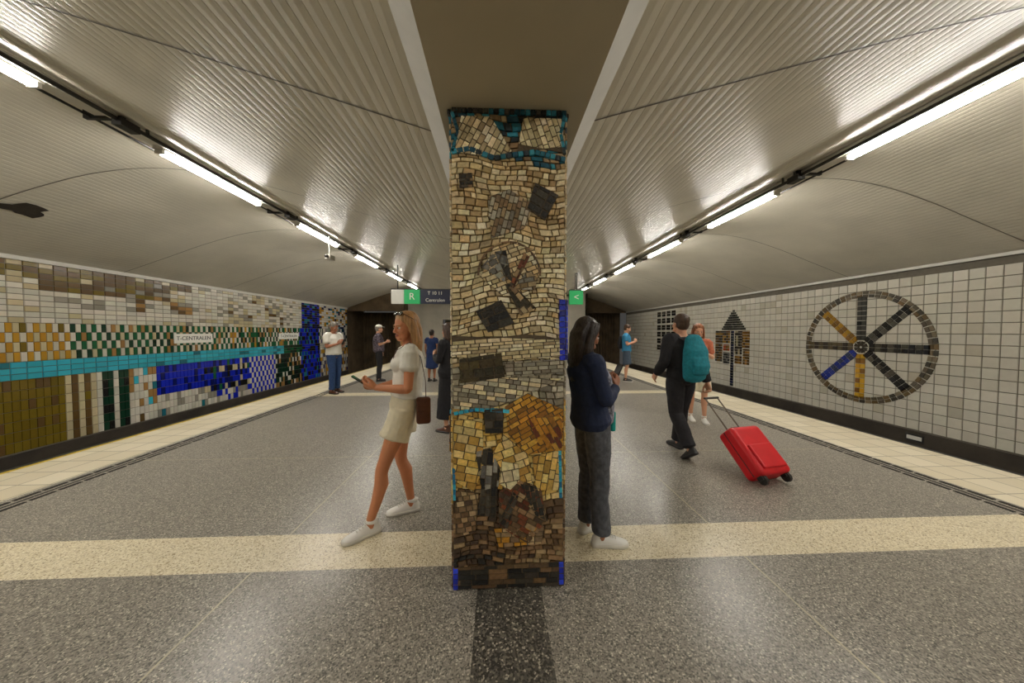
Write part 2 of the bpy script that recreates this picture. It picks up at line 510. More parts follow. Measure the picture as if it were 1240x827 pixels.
for ang, cs in spk.items():
    t = radians(ang); ca, sa = cos(t), sin(t)
    r = .17; k = 0
    while r < WR-.17:
        l = .12
        for (q0, q1) in ((-.1, -.003), (.003, .1)):
            c = jit(cs[k % 2] if random.random() < .75 else cs[0], .2)
            p = [(r, q0), (r+l-.008, q0), (r+l-.008, q1), (r, q1)]
            a.prism([(-WY+x*ca-y*sa, WZ+x*sa+y*ca) for x, y in p], mp, 0, .012, .004, c, 0)
        r += l; k += 1
for i in range(8):
    t = radians(45*i+22.5)
    p = [(-WY+.03*cos(t-.5), WZ+.03*sin(t-.5)), (-WY+.15*cos(t-.3), WZ+.15*sin(t-.3)), (-WY+.15*cos(t+.3), WZ+.15*sin(t+.3)), (-WY+.03*cos(t+.5), WZ+.03*sin(t+.5))]
    a.prism(p, mp, 0, .014, .004, jit(L(60, 55, 48), .3), 0)
a.obj('wheel_mosaic', [M_tile], col=True)
a = Acc()
def rtile(y0, y1, z0, z1, cs, tw=.1, th=.1):
    z = z0
    while z < z1-.02:
        y = y0; h = min(th, z1-z)
        while y < y1-.02:
            w = min(tw, y1-y)
            a.prism([(-(y+w)+.004, z+.004), (-y-.004, z+.004), (-y-.004, z+h-.004), (-(y+w)+.004, z+h-.004)], mp, 0, .012, .004, jit(random.choice(cs), .2), 0)
            y += w
        z += h
for i in range(9):
    f = i/9; w = .6*(1-f)
    rtile(11.45-w, 11.45+w, 1.60+i*.085, 1.60+(i+1)*.085, [L(36, 36, 38), L(52, 52, 48), L(66, 66, 60)], .12, .085)
BR_ = [L(104, 74, 40), L(72, 54, 38), L(130, 98, 48)]
rtile(10.66, 11.0, .95, 1.58, BR_); rtile(11.0, 11.36, .7, 1.58, [L(70, 62, 52), L(44, 40, 38), L(150, 140, 110)]); rtile(11.6, 12.4, 1.1, 1.58, [L(84, 62, 42), L(136, 104, 50), L(50, 50, 48)])
rtile(11.4, 11.56, -.52, 1.58, [L(30, 34, 60), L(45, 50, 60), L(35, 35, 35)])
rtile(10.66, 10.96, .35, .93, [L(90, 70, 45), L(150, 110, 60)]); rtile(12.0, 12.4, .35, 1.08, [L(70, 56, 42), L(60, 60, 60), L(110, 84, 50)]); rtile(11.6, 11.95, .3, .75, [L(50, 50, 50), L(90, 90, 90)])
rtile(11.0, 11.35, .35, .66, BR_); rtile(11.62, 11.95, .8, 1.05, [L(150, 66, 40), L(120, 90, 50)])
a.obj('house_mosaic', [M_tile], col=True)
a = Acc()
for i in range(4):
    for j in range(6):
        rtile(15.3+i*.47, 15.3+i*.47+.38, .55+j*.36, .55+j*.36+.28, [L(28, 28, 28), L(50, 48, 44)], .19, .14)
a.obj('window_grid_mosaic', [M_tile], col=True)
a = Acc()
a.box((XR-.06, 6.05, -.80), (XR-.051, 6.35, -.64), 0)
a.box((XR-.065, 6.08, -.76), (XR-.06, 6.32, -.68), 1)
a.obj('track_number_plate', [M_dark, M_white])

a = Acc(); a.box((XL+.013, Y0, 2.84), (XL+.06, YL, 2.92), 0); a.obj('trim_1', [M_white])
a = Acc(); a.box((XR-.06, Y0, 2.86), (XR-.012, YE, 2.92), 0); a.obj('trim_2', [M_white])

# end walls
a = Acc()
a.box((XL-.2, YL, 2.75), (-5.9, YL+.2, 4.1), 0)
a.box((XL-.2, YL+2.2, -1.3), (-5.7, YL+2.4, 2.8), 0)
a.box((-5.9, YL, -1.3), (-5.5, YL+2.4, 4.1), 0)
a.box((XL-.2, YL, -1.3), (XL-.02, YL+2.4, 4.1), 0)
for i in range(14):
    x = XL+.05+i*.21; a.box((x, YL+2.1, -1.2), (x+.1, YL+2.2, 2.75), 0)
a.obj('wall_tunnel_left', [M_tun])
a = Acc()
a.box((5.6, 21.3, 2.85), (XR+.2, 21.5, 4.1), 0)
a.box((5.5, 23, -1.3), (XR+.2, 23.2, 3), 0)
a.box((5.5, 19.5, -1.3), (5.62, 23, 4.1), 0)
for i in range(15):
    x = 5.7+i*.21; a.box((x, 22.9, -1.2), (x+.1, 23, 2.85), 0)
a.obj('wall_tunnel_right', [M_tun])
M_end = mat('end_wall_paint', L(176, 170, 154), 0.5, .1, 2)
a = Acc()
a.box((-5.7, 19.5, 0), (-3.4, 19.7, 4.1), 0); a.box((-1.4, 19.5, 0), (1.6, 19.7, 4.1), 0); a.box((3.6, 19.5, 0), (5.6, 19.7, 4.1), 0)
a.box((-3.4, 19.5, 2.3), (-1.4, 19.7, 4.1), 0); a.box((1.6, 19.5, 2.3), (3.6, 19.7, 4.1), 0)
a.box((-3.5, 21, 0), (3.7, 21.1, 3), 0)
a.box((-3.5, 19.5, -.05), (3.7, 21.1, 0.0), 0)
a.obj('wall_end', [M_end, M_conc])
a = Acc(); a.box((XL-.2, Y0-.2, -1.3), (XR+.2, Y0, 4.1), 0); a.obj('wall_back', [M_end])

# ------------------------------------------------------------ signs
M_green = mat('sign_green', L(20, 150, 80), .4, .03); M_navy = mat('sign_navy', L(22, 30, 62), .4, .03); M_plate = mat('sign_plate', L(215, 212, 200), .35, .03)
for m_, c_, s_ in ((M_green, L(20, 150, 80), .5), (M_plate, L(230, 228, 215), .12)):
    b = m_.node_tree.nodes['Principled BSDF']; b.inputs['Emission Color'].default_value = c_; b.inputs['Emission Strength'].default_value = s_
def text(body, size, loc, rot, m, parent):
    cu = bpy.data.curves.new('lettering', 'FONT'); cu.body = body; cu.size = size; cu.align_x = 'CENTER'; cu.align_y = 'CENTER'; cu.extrude = .002
    o = bpy.data.objects.new('lettering', cu); COL.objects.link(o); cu.materials.append(m)
    o.location = loc; o.rotation_euler = rot; o.parent = parent
def hang_sign(x0, segs, y=10.0, z0=2.42, z1=2.86):
    e = empty('hanging_direction_sign', (0, 0, 0))
    x = x0; A_ = Acc()
    ms = [M_plate, M_green, M_navy, M_dark]
    for w, mi, txt in segs:
        A_.box((x+.01, y, z0), (x+w-.01, y+.12, z1), mi)
        if txt: 
            for k, ln in enumerate(txt.split('|')):
                nl = len(txt.split('|'))
                text(ln, .15 if nl > 1 else .3, (x+w/2, y-.006, z1-(k+.5)*(z1-z0)/nl), (pi/2, 0, 0), M_plate if mi != 0 else M_dark, e)
        x += w
    A_.box((x0, y+.02, z1), (x, y+.1, z1+.03), 3)
    for px in (x0+.2, x-.2):
        A_.tube([(px, y+.06, z1), (px, y+.06, max(z1+.05, ceilz(px)-.01))], [.015, .015], m=3, cap=0)
    A_.obj('panel', ms, e)
hang_sign(-3.35, [(.4, 0, None), (.5, 1, 'R'), (.95, 2, 'T 10 11|Centralen'), (.75, 2, '14 19|Utgang')])
hang_sign(2.3, [(.45, 1, '<')])
for (y0, y1, z0, z1) in ((8.85, 9.98, 1.22, 1.48), (12.9, 14.1, 1.24, 1.48)):
    e = empty('station_name_sign', (0, 0, 0))
    A_ = Acc(); A_.box((XL+.013, y0, z0), (XL+.03, y1, z1), 0); A_.obj('plate', [M_plate], e)
    text('T-CENTRALEN', .155, (XL+.032, (y0+y1)/2, (z0+z1)/2), (pi/2, 0, pi/2), M_dark, e)

# ------------------------------------------------------------ mosaic pillar
PW = .67; PX = -.272; PY = 1.83; PH = 2.798
def du(px, py):
    l = 546+(py-133)/579*2; r = 690-(py-133)/579*6
    return ((px-l)/(r-l)*PW, (712-py)/579*PH)
def clip(poly, cl):
    out = poly
    n = len(cl)
    ar = sum(cl[i][0]*cl[(i+1) % n][1]-cl[(i+1) % n][0]*cl[i][1] for i in range(n))
    if ar < 0: cl = cl[::-1]
    for i in range(n):
        ax, ay = cl[i]; bx, by = cl[(i+1) % n]
        inp = out; out = []
        if not inp: break
        f = lambda p: (bx-ax)*(p[1]-ay)-(by-ay)*(p[0]-ax)
        for k in range(len(inp)):
            p = inp[k]; q = inp[(k+1) % len(inp)]; fp = f(p); fq = f(q)
            if fp >= 0: out.append(p)
            if (fp >= 0) != (fq >= 0):
                t = fp/(fp-fq); out.append((p[0]+(q[0]-p[0])*t, p[1]+(q[1]-p[1])*t))
    return out
def area(p): return abs(sum(p[i][0]*p[(i+1) % len(p)][1]-p[(i+1) % len(p)][0]*p[i][1] for i in range(len(p))))/2
a = Acc()
a.box((PX+.008, PY+.008, 0), (PX+PW-.008, PY+PW-.008, PH), 0, c=L(60, 50, 38)[:3])
TAN = [L(208, 182, 132), L(192, 164, 114), L(220, 198, 152), L(172, 144, 100), L(226, 208, 166)]
CRM = [L(232, 216, 174), L(218, 202, 158), L(240, 228, 194), L(204, 186, 142), L(182, 162, 122)]
GRY = [L(178, 169, 145), L(154, 147, 126), L(198, 188, 162), L(132, 124, 106)]
YEL = [L(228, 190, 104), L(212, 170, 82), L(238, 210, 134), L(186, 144, 68), L(218, 194, 132)]
GLD = [L(194, 138, 44), L(172, 118, 38), L(212, 162, 66), L(146, 98, 38)]
DBR = [L(118, 92, 62), L(94, 72, 50), L(144, 114, 80), L(76, 60, 46), L(162, 136, 98)]
BLK = [L(40, 38, 34), L(54, 50, 42), L(32, 32, 32), L(70, 64, 54)]
OLV = [L(70, 60, 34), L(90, 76, 42), L(54, 48, 32)]
BRN = [L(146, 120, 84), L(170, 144, 106), L(128, 104, 76), L(184, 160, 120)]
SLT = [L(132, 129, 116), L(102, 101, 94), L(154, 150, 136)]
TEA = [L(34, 104, 120), L(28, 78, 96), L(56, 144, 162), L(40, 52, 58)]
CYA = [L(44, 160, 190), L(66, 184, 208), L(34, 120, 160)]
COB = [L(28, 48, 185), L(22, 34, 135), L(44, 72, 215)]
MRN = [L(104, 52, 32), L(84, 44, 30), L(128, 70, 42)]
def rowcol(z, u, seed):
    py = 712-z/PH*579 + 10*sin(u*9+seed)
    if py < 146: return random.choice(TEA+BLK)
    if py < 188: return random.choice(TEA+BRN)
    if py < 285: return random.choice(TAN)
    if py < 435: return random.choice(CRM+TAN[:1])
    if py < 490: return random.choice(GRY)
    if py < 598: return random.choice(YEL)
    if py < 680: return random.choice(DBR)
    return random.choice(DBR[1:4]+BLK[:2])
def base_face(mapf, seed):
    z = 0.0; r = 0
    def wp(u, w):
        e = min(1, min(w, PH-w)/.1)
        ee = min(1, min(u, PW-u)/.04)
        return (u+ee*.008*sin(w*31+seed), w+e*(.022*sin(u*7+w*3+seed)+.012*sin(u*17+seed*2-w*5)))
    while z < PH-.004:
        h = random.uniform(.024, .042)
        if z+h > PH-.014: h = PH-z
        u = 0.006
        while u < PW-.006:
            w = random.uniform(.028, .075)
            if u+w > PW-.03: w = PW-.006-u
            g = .0014
            poly = [wp(u+g, z+g), wp(u+w-g, z+g+random.uniform(0, .003)), wp(u+w-g-random.uniform(0, .005), z+h-g), wp(u+g, z+h-g-random.uniform(0, .003))]
            a.prism(poly, mapf, -.004, .004+random.uniform(0, .003), .0025, jit(rowcol(z, u, seed), .2), 1)
            u += w
        z += h; r += 1
fr = lambda u, w, d: V((PX+u, PY-d, w))
rt = lambda u, w, d: V((PX+PW+d, PY+u, w))
bk = lambda u, w, d: V((PX+PW-u, PY+PW+d, w))
lf = lambda u, w, d: V((PX-d, PY+PW-u, w))
for i, mpp in enumerate((fr, rt, bk, lf)): base_face(mpp, i*1.7)
def region(mapf, pxpoly, ang, bw, bh, pal_, lvl=1, j=.2):
    cl = [du(*p) for p in pxpoly]
    n = len(cl)
    cx = sum(p[0] for p in cl)/n; cy = sum(p[1] for p in cl)/n
    R = max(sqrt((p[0]-cx)**2+(p[1]-cy)**2) for p in cl)+.05
    base = list(cl)
    ar = sum(base[i][0]*base[(i+1) % n][1]-base[(i+1) % n][0]*base[i][1] for i in range(n))
    if ar < 0: base = base[::-1]
    a.prism(base, mapf, 0, .007+.003*lvl, .0, L(84, 70, 50)[:3], 1)
    t = radians(ang); ca, sa = cos(t), sin(t)
    y = -R
    while y < R:
        h = bh*random.uniform(.85, 1.15); x = -R+random.uniform(-bw, 0)
        while x < R:
            w = bw*random.uniform(.7, 1.35); g = .0014
            q = [(x+g, y+g), (x+w-g, y+g), (x+w-g, y+h-g), (x+g, y+h-g)]
            q = [(cx+p[0]*ca-p[1]*sa, cy+p[0]*sa+p[1]*ca) for p in q]
            q = clip(q, cl)
            if len(q) > 2 and area(q) > 4e-5:
                a.prism(q, mapf, .004, .009+.003*lvl+random.uniform(0, .003), .0022, jit(random.choice(pal_), j), 1)
            x += w
        y += h
def line(mapf, pts, wd, pal_, step=.03, lvl=2):
    P = [du(*p) for p in pts]
    for i in range(len(P)-1):
        (x0, y0), (x1, y1) = P[i], P[i+1]
        Ln = sqrt((x1-x0)**2+(y1-y0)**2); k = max(1, int(Ln/step)); dx, dy = (x1-x0)/Ln, (y1-y0)/Ln
        for j_ in range(k):
            s0 = Ln*j_/k+.001; s1 = Ln*(j_+1)/k-.001
            q = [(x0+dx*s0+dy*wd/2, y0+dy*s0-dx*wd/2), (x0+dx*s1+dy*wd/2, y0+dy*s1-dx*wd/2), (x0+dx*s1-dy*wd/2, y0+dy*s1+dx*wd/2), (x0+dx*s0-dy*wd/2, y0+dy*s0+dx*wd/2)]
            q = [(min(PW-.002, max(.002, p[0])), min(PH, max(0, p[1]))) for p in q]
            if area(q) > 1e-5: a.prism(q, mapf, .004, .009+.003*lvl, .002, jit(random.choice(pal_), .2), 1)
for mpp in (fr, bk):
    region(mpp, [(552, 184), (560, 142), (596, 142), (622, 182), (600, 190)], 62, .05, .03, CRM)
    region(mpp, [(628, 182), (636, 142), (684, 142), (686, 182), (660, 178)], -70, .05, .03, CRM)
    line(mpp, [(548, 184), (570, 180), (600, 190), (622, 186), (650, 182), (688, 190)], .03, TEA)
    line(mpp, [(548, 135), (690, 135)], .035, TEA+BLK)
    line(mpp, [(549, 138), (556, 160), (549, 184)], .02, TEA)
    line(mpp, [(687, 138), (682, 160), (687, 184)], .02, TEA)
    region(mpp, [(557, 209), (573, 208), (575, 224), (558, 226)], 5, .03, .02, BRN[:1]+BLK)
    region(mpp, [(592, 236), (618, 226), (650, 244), (636, 272), (596, 284)], 75, .045, .026, BRN+GRY, 1)
    region(mpp, [(650, 218), (679, 232), (662, 262), (640, 248)], -30, .07, .045, BLK, 2)
    region(mpp, [(583, 330), (598, 296), (625, 286), (650, 298), (655, 330), (640, 352), (610, 352)], 20, .05, .026, CRM+TAN, 1)
    arc = [(618+38*cos(t), 328-40*sin(t)) for t in [radians(x) for x in range(0, 181, 15)]]
    line(mpp, arc, .012, DBR, .035, 2)
    region(mpp, [(584, 318), (598, 302), (618, 316), (612, 336)], 35, .06, .04, SLT, 2)
    region(mpp, [(600, 300), (614, 298), (622, 336), (614, 330)], 70, .06, .04, SLT+BLK, 3)
    region(mpp, [(636, 300), (643, 306), (622, 345), (618, 340)], 65, .05, .03, MRN+DBR, 3)
    region(mpp, [(640, 322), (652, 330), (650, 345), (622, 345)], 10, .05, .03, SLT+BRN, 3)
    region(mpp, [(612, 338), (622, 338), (650, 366), (632, 376)], -50, .05, .03, BRN+OLV, 3)
    region(mpp, [(577, 371), (608, 357), (624, 385), (592, 396)], 22, .1, .05, BLK, 2)
    region(mpp, [(548, 400), (600, 402), (640, 398), (684, 404), (684, 425), (616, 430), (548, 425)], 4, .06, .022, CRM, 1)
    region(mpp, [(557, 428), (608, 420), (612, 450), (558, 457)], 7, .08, .05, OLV, 2)
    region(mpp, [(612, 432), (684, 428), (684, 446), (614, 450)], 3, .06, .022, GRY+SLT[:1], 1)
    region(mpp, [(550, 462), (600, 450), (684, 452), (640, 470), (590, 490), (550, 488)], -8, .055, .028, GRY+CRM[:2], 1)
    line(mpp, [(550, 494), (575, 489), (600, 490), (618, 492)], .022, CYA)
    region(mpp, [(612, 486), (640, 470), (684, 490), (684, 540), (640, 545), (616, 520)], 30, .06, .03, GLD, 1)
    region(mpp, [(640, 500), (682, 498), (682, 542), (652, 534)], -60, .07, .03, GLD+MRN[:1], 2)
    region(mpp, [(550, 502), (585, 500), (586, 560), (574, 590), (550, 575)], -12, .06, .045, YEL, 1)
    region(mpp, [(610, 520), (640, 545), (645, 580), (600, 582), (596, 545)], 20, .06, .045, YEL, 1)
    region(mpp, [(645, 548), (678, 540), (678, 590), (650, 590)], 80, .06, .035, YEL, 1)
    region(mpp, [(587, 489), (610, 488), (610, 518), (588, 518)], 0, .1, .05, BLK, 2)
    region(mpp, [(576, 540), (594, 536), (606, 560), (604, 584), (584, 588)], 85, .07, .035, SLT+BLK, 2)
    region(mpp, [(583, 584), (603, 584), (601, 622), (578, 618)], 88, .06, .03, BLK, 2)
    region(mpp, [(608, 552), (628, 556), (630, 576), (618, 588), (606, 580)], 10, .08, .06, [L(226, 210, 164)], 3)
    region(mpp, [(552, 588), (580, 592), (576, 640), (552, 645)], 8, .04, .03, DBR+BRN, 1)
    region(mpp, [(604, 590), (630, 575), (656, 588), (662, 628), (640, 656), (604, 632)], -30, .05, .03, DBR+MRN, 2)
    region(mpp, [(604, 628), (622, 590), (628, 596), (614, 636)], 60, .05, .03, BLK, 3)
    region(mpp, [(630, 580), (650, 584), (664, 628), (648, 620)], 100, .05, .03, BLK, 3)
    region(mpp, [(598, 636), (660, 634), (656, 656), (604, 660)], 0, .05, .03, BRN+GLD[:1], 1)
    line(mpp, [(550, 560), (551, 600)], .018, CYA)
    line(mpp, [(679, 540), (680, 600)], .02, CYA)
    region(mpp, [(550, 684), (684, 680), (684, 710), (550, 710)], 0, .09, .03, BLK+DBR[:2], 1)
    line(mpp, [(552, 684), (552, 711)], .03, COB)
    line(mpp, [(680, 680), (680, 709)], .03, COB)
    line(mpp, [(684, 356), (684, 430)], .045, COB)
for mpp in (rt, lf):
    line(mpp, [(551, 356), (551, 430)], .04, COB)
    line(mpp, [(548, 135), (690, 135)], .035, TEA+BLK)
    region(mpp, [(577, 371), (608, 357), (624, 385), (592, 396)], 22, .1, .05, BLK, 2)
    region(mpp, [(640, 500), (682, 498), (682, 542), (652, 534)], -60, .07, .03, GLD+MRN, 2)
    line(mpp, [(555, 490), (600, 486), (680, 494)], .022, CYA)
pil = a.obj('mosaic_pillar', [M_pgrout, M_stone], col=True)
for k in (1, 2):
    o = bpy.data.objects.new('mosaic_pillar', pil.data); COL.objects.link(o); o.location = (0, 5.6*k, 0)

# ------------------------------------------------------------ people
def skinmat(name, c):
    m = mat(name, c, .5, .05, 14); b = m.node_tree.nodes['Principled BSDF']
    b.inputs['Subsurface Weight'].default_value = .08; b.inputs['Subsurface Radius'].default_value = (.02, .008, .004)
    return m
M_sk_tan = skinmat('skin_tanned', L(200, 132, 92)); M_sk_lt = skinmat('skin_light', L(212, 158, 126)); M_sk_br = skinmat('skin_brown', L(160, 106, 76))
def hairmat(name, c): return mat(name, c, .42, .45, 9, bump=.6, bscale=40, stretch=(6, 6, .5))
M_h_blonde = hairmat('hair_blonde', L(178, 134, 84)); M_h_black = hairmat('hair_black', L(38, 26, 20)); M_h_brown = hairmat('hair_brown', L(70, 48, 32)); M_h_grey = hairmat('hair_grey', L(130, 124, 115)); M_h_red = hairmat('hair_auburn', L(140, 84, 48))
def cloth(name, c, var=.15, sc=30): return mat(name, c, .85, var, sc, bump=.25, bscale=180)
M_c_white = cloth('cotton_white', L(226, 223, 212), .05); M_c_beige = cloth('shorts_beige', L(222, 212, 184), .06); M_c_navy = cloth('knit_navy', L(26, 38, 68)); M_c_jean = cloth('jeans_charcoal', L(84, 86, 92), .35)
M_c_blue = cloth('jeans_blue', L(38, 66, 110), .25); M_c_black = cloth('cloth_black', L(32, 31, 35)); M_c_teal = cloth('pack_teal', L(18, 120, 135), .2); M_c_tee = cloth('tee_blue', L(60, 140, 185), .1)
M_c_khaki = cloth('khaki', L(150, 130, 95)); M_c_floral = cloth('floral_print', L(130, 130, 142), .95, 40); M_c_plaid = cloth('patterned_shirt', L(90, 80, 90), .9, 25)
M_c_pink = cloth('blouse_rust', L(190, 110, 80), .2); M_leather = mat('leather_brown', L(84, 46, 26), .45, .2, 20); M_shoe = mat('shoe_white', L(232, 230, 224), .5, .03); M_sole = mat('sole_offwhite', L(210, 206, 196), .6)
M_shoed = mat('shoe_dark', L(35, 32, 32), .5); M_eye = mat('eye_white', L(225, 220, 212), .2, .02); M_iris = mat('iris_dark', L(45, 32, 22), .15, .05); M_lip = mat('lips', L(165, 88, 76), .45, .05)
M_phone = mat('phone_body', L(22, 24, 30), .15, .05, coat=.5); M_glass = mat('sunglass_lens', L(20, 18, 18), .08, .05, coat=1); M_red = mat('suitcase_red', L(205, 14, 26), .4, .12, 5)
M_tealbag = cloth('teal_bag', L(20, 150, 140), .1)

def lerp(p, q, t): return V(p)+(V(q)-V(p))*t

def hand(acc, wr, fd, pn, side, curl=.5, s=1.0, thumb=.4):
    wr = V(wr); x = V(fd).normalized(); pn = V(pn); pn = (pn-x*pn.dot(x)).normalized()
    b = -pn; lat = b.cross(x); th = -lat if side > 0 else lat     # side>0 = left hand
    P = lambda q, l, n_: wr + x*q*s + th*l*s + pn*n_*s
    acc.tube([P(-.02, 0, 0), P(.0, 0, 0), P(.03, 0, 0), P(.065, 0, 0), P(.088, 0, .002)], [(.021*s, .018*s), (.023*s, .017*s), (.034*s, .016*s), (.04*s, .014*s), (.038*s, .011*s)], side=th, n=16)
    for i, (l, ln) in enumerate(((.031, .070), (.0105, .078), (-.0105, .073), (-.031, .057))):
        p = P(.082, l, .002); ang = .15+curl*.25; pts = [p]; k = curl*(1+.08*i)
        for seg in (.46, .30, .24):
            ang += k*(.55 if seg > .4 else .75)
            d = x*cos(ang)+pn*sin(ang)+th*l*.8
            p = p+d.normalized()*ln*seg*s; pts.append(p)
        acc.tube(pts, [.0088*s, .0084*s, .0076*s, .0062*s], side=th, n=10, cap=1.0)
    pts = [P(.012, .022, .004), P(.04, .046, .012+.01*thumb), P(.068, .056-.01*thumb, .02+.02*thumb), P(.09, .054-.02*thumb, .026+.03*thumb)]
    acc.tube(pts, [.014*s, .0115*s, .0098*s, .0075*s], side=x, n=10, cap=1.0)

def shoe(ank, ang, pitch, s, mats, parent, laces=False):
    A_ = Acc()
    X = [-.072, -.06, -.035, 0, .04, .085, .13, .165, .188, .197]
    W = [.016, .028, .034, .034, .035, .041, .045, .040, .026, .010]
    Hh = [.055, .082, .1, .098, .084, .068, .056, .045, .034, .026]
    n = 12; vs = []; fs = []
    for x, w, h in zip(X, W, Hh):
        for k in range(n+1):
            t = pi*k/n
            vs.append(V((x, w*cos(t)*(1.0 if sin(t) < .5 else .96), .014+(h-.014)*(sin(t)**.75))))
    for i in range(len(X)-1):
        for k in range(n):
            q = i*(n+1)+k; fs.append((q, q+1, q+n+2, q+n+1))
    fs.append(tuple(range(n, -1, -1))); fs.append(tuple((len(X)-1)*(n+1)+k for k in range(n+1)))
    A_.add(vs, fs, 0)
    out = [(x, w+.005) for x, w in zip(X, W)]; ring = out+[(x, -w) for x, w in out[::-1]]
    m = len(ring); vs = [V((x*1.02, w, 0)) for x, w in ring]+[V((x*1.03, w*1.02, .012)) for x, w in ring]+[V((x*1.01, w*.97, .026)) for x, w in ring]
    fs = [tuple(range(m))[::-1], tuple(range(2*m, 3*m))]
    for L0 in (0, m):
        for i in range(m): j_ = (i+1) % m; fs.append((L0+i, L0+j_, L0+m+j_, L0+m+i))
    A_.add(vs, fs, 1)
    A_.tube([(-.012, 0, .085), (-.015, 0, .108)], [(.036, .045), (.037, .047)], side=(0, 1, 0), m=0, cap=.2, n=16)
    if laces:
        for q in (.04, .06, .08, .1): A_.tube([(q, -.02, .086-(q-.04)*.38), (q+.005, 0, .096-(q-.04)*.4), (q, .02, .086-(q-.04)*.38)], [.003]*3, side=(1, 0, 0), m=1, n=6)
    M_ = Matrix.Translation(V(ank)) @ Matrix.Rotation(radians(ang), 4, 'Z') @ Matrix.Rotation(radians(pitch), 4, 'Y') @ Matrix.Scale(s, 4) @ Matrix.Translation(V((0, 0, -.085)))
    A_.xf(M_)
    A_.obj('shoe', mats, parent, smooth=True)

def person(name, loc, head_deg, H=1.70, female=True, J=None, skin=None, hair=None, style='short', top=None, bottom=None,
           shoes=None, hyaw=0, hpitch=0, vox=.008, hands=None, feet=None, extra=None, belly=0, detail=False):
    s = H/1.70
    e = empty(name, (loc[0], loc[1], 0), radians(head_deg))
    D = dict(pel=(0, 0, .90), wai=(-.01, 0, 1.08), nec=(-.02, 0, 1.43), head=(.015, 0, 1.585),
             shL=(-.02, .165, 1.375), shR=(-.02, -.165, 1.375), elL=(-.03, .21, 1.10), elR=(-.03, -.21, 1.10), wrL=(.05, .21, .87), wrR=(.05, -.21, .87),
             hipL=(0, .088, .90), hipR=(0, -.088, .90), knL=(.02, .09, .49), knR=(.02, -.09, .49), anL=(-.02, .09, .085), anR=(-.02, -.09, .085))
    if not female:
        D['shL'] = (-.02, .19, 1.385); D['shR'] = (-.02, -.19, 1.385); D['elL'] = (-.03, .24, 1.10); D['elR'] = (-.03, -.24, 1.10); D['wrL'] = (.05, .24, .86); D['wrR'] = (.05, -.24, .86)
    if J: D.update(J)
    D = {k: V(v)*s for k, v in D.items()}
    sh = (D['shL']-D['shR']).normalized(); hp = (D['hipL']-D['hipR']).normalized()
    g = 1.0 if female else 1.1
    if female: TR = [(0, .135, .09), (.14, .163, .112), (.26, .148, .10), (.38, .122, .088), (.6, .132, .096), (.8, .148, .104), (.92, .125, .078), (1.0, .062, .055)]
    else: TR = [(0, .135, .09), (.14, .158, .11), (.26, .152, .108), (.38, .148, .105), (.6, .16, .112), (.8, .178, .115), (.92, .15, .085), (1.0, .07, .062)]
    def spine(f):
        p0 = D['pel']-V((0, 0, .04*s))
        if f < .38: return lerp(p0, D['wai'], f/.38)
        return lerp(D['wai'], D['nec'], (f-.38)/.62)
    def torso(acc, f0, f1, inf=0.0, flare=0.0):
        fs_ = sorted(set([f0, f1]+[t[0] for t in TR if f0 < t[0] < f1]))
        pts = []; rs = []
        for f in fs_:
            for i in range(len(TR)-1):
                if TR[i][0] <= max(0, f) <= TR[i+1][0]:
                    t = (max(0, f)-TR[i][0])/(TR[i+1][0]-TR[i][0]); ra = TR[i][1]+(TR[i+1][1]-TR[i][1])*t; rb = TR[i][2]+(TR[i+1][2]-TR[i][2])*t; break
            k = flare*(1-(f-f0)/(f1-f0))
            if belly and .1 < f < .7: rb += belly
            pts.append(spine(f)); rs.append(((ra*s+inf+k), (rb*s+inf+k)))
        acc.tube(pts, rs, side=(sh+hp), n=24, cap=.25)
        if female and f1 > .8:
            fw = sh.cross(V((0, 0, 1))).normalized()
            for sg in (-1, 1):
                acc.ell(spine(.73)+fw*.075*s+sh*sg*.065*s, (.052*s+inf*.8)*1.0)
    B = Acc()
    torso(B, 0, 1.0)
    for c_ in 'LR':
        B.tube([D['nec']-V((0, 0, .005)), lerp(D['nec'], D['sh'+c_], .5)-V((0, 0, .005)), D['sh'+c_]], [(.05*s), .050*s, .045*s*g], side=(1, 0, 0))
        S_, E_, W_ = D['sh'+c_], D['el'+c_], D['wr'+c_]
        B.tube([S_, lerp(S_, E_, .3), lerp(S_, E_, .7), E_], [.044*s*g, .043*s*g, .037*s*g, .034*s*g], cap=.5)
        B.tube([E_, lerp(E_, W_, .25), lerp(E_, W_, .6), W_], [.033*s*g, .036*s*g, .029*s*g, .0215*s*g])
        Hp, K, A_ = D['hip'+c_], D['kn'+c_], D['an'+c_]
        B.tube([Hp, lerp(Hp, K, .25), lerp(Hp, K, .6), lerp(Hp, K, .88), K], [.086*s, .08*s, .064*s, .052*s, .05*s], n=18)
        bk_ = V((-.018*s, 0, 0))
        B.tube([K, lerp(K, A_, .12), lerp(K, A_, .3)+bk_, lerp(K, A_, .6)+bk_*.6, A_+V((0, 0, .02)), A_-V((0, 0, .03))], [.05*s, .047*s, .053*s, .041*s, .031*s, .033*s], n=16)
        hd = (hands or {}).get(c_, dict())
        fd = V(hd.get('dir', (E_-W_)*-1)); pn = V(hd.get('palm', (0, -1 if c_ == 'L' else 1, 0)))
        hand(B, W_, fd, pn, 1 if c_ == 'L' else -1, hd.get('curl', .35), s*(1.0 if female else 1.08), hd.get('thumb', .3))
    Hm = Matrix.Translation(D['head']) @ Matrix.Rotation(radians(hyaw), 4, 'Z') @ Matrix.Rotation(radians(hpitch), 4, 'Y') @ Matrix.Scale(s, 4)
    hb = Hm @ V((-.02, 0, -.06))
    B.tube([D['nec']-V((0, 0, .03)), lerp(D['nec'], hb, .5), hb], [.058*s*g, .05*s*g, .052*s*g], side=(0, 1, 0))
    st = len(B.v)
    B.ell((-.012, 0, .035), (.094, .074, .082))
    B.ell((.018, 0, -.02), (.068, .064, .082))
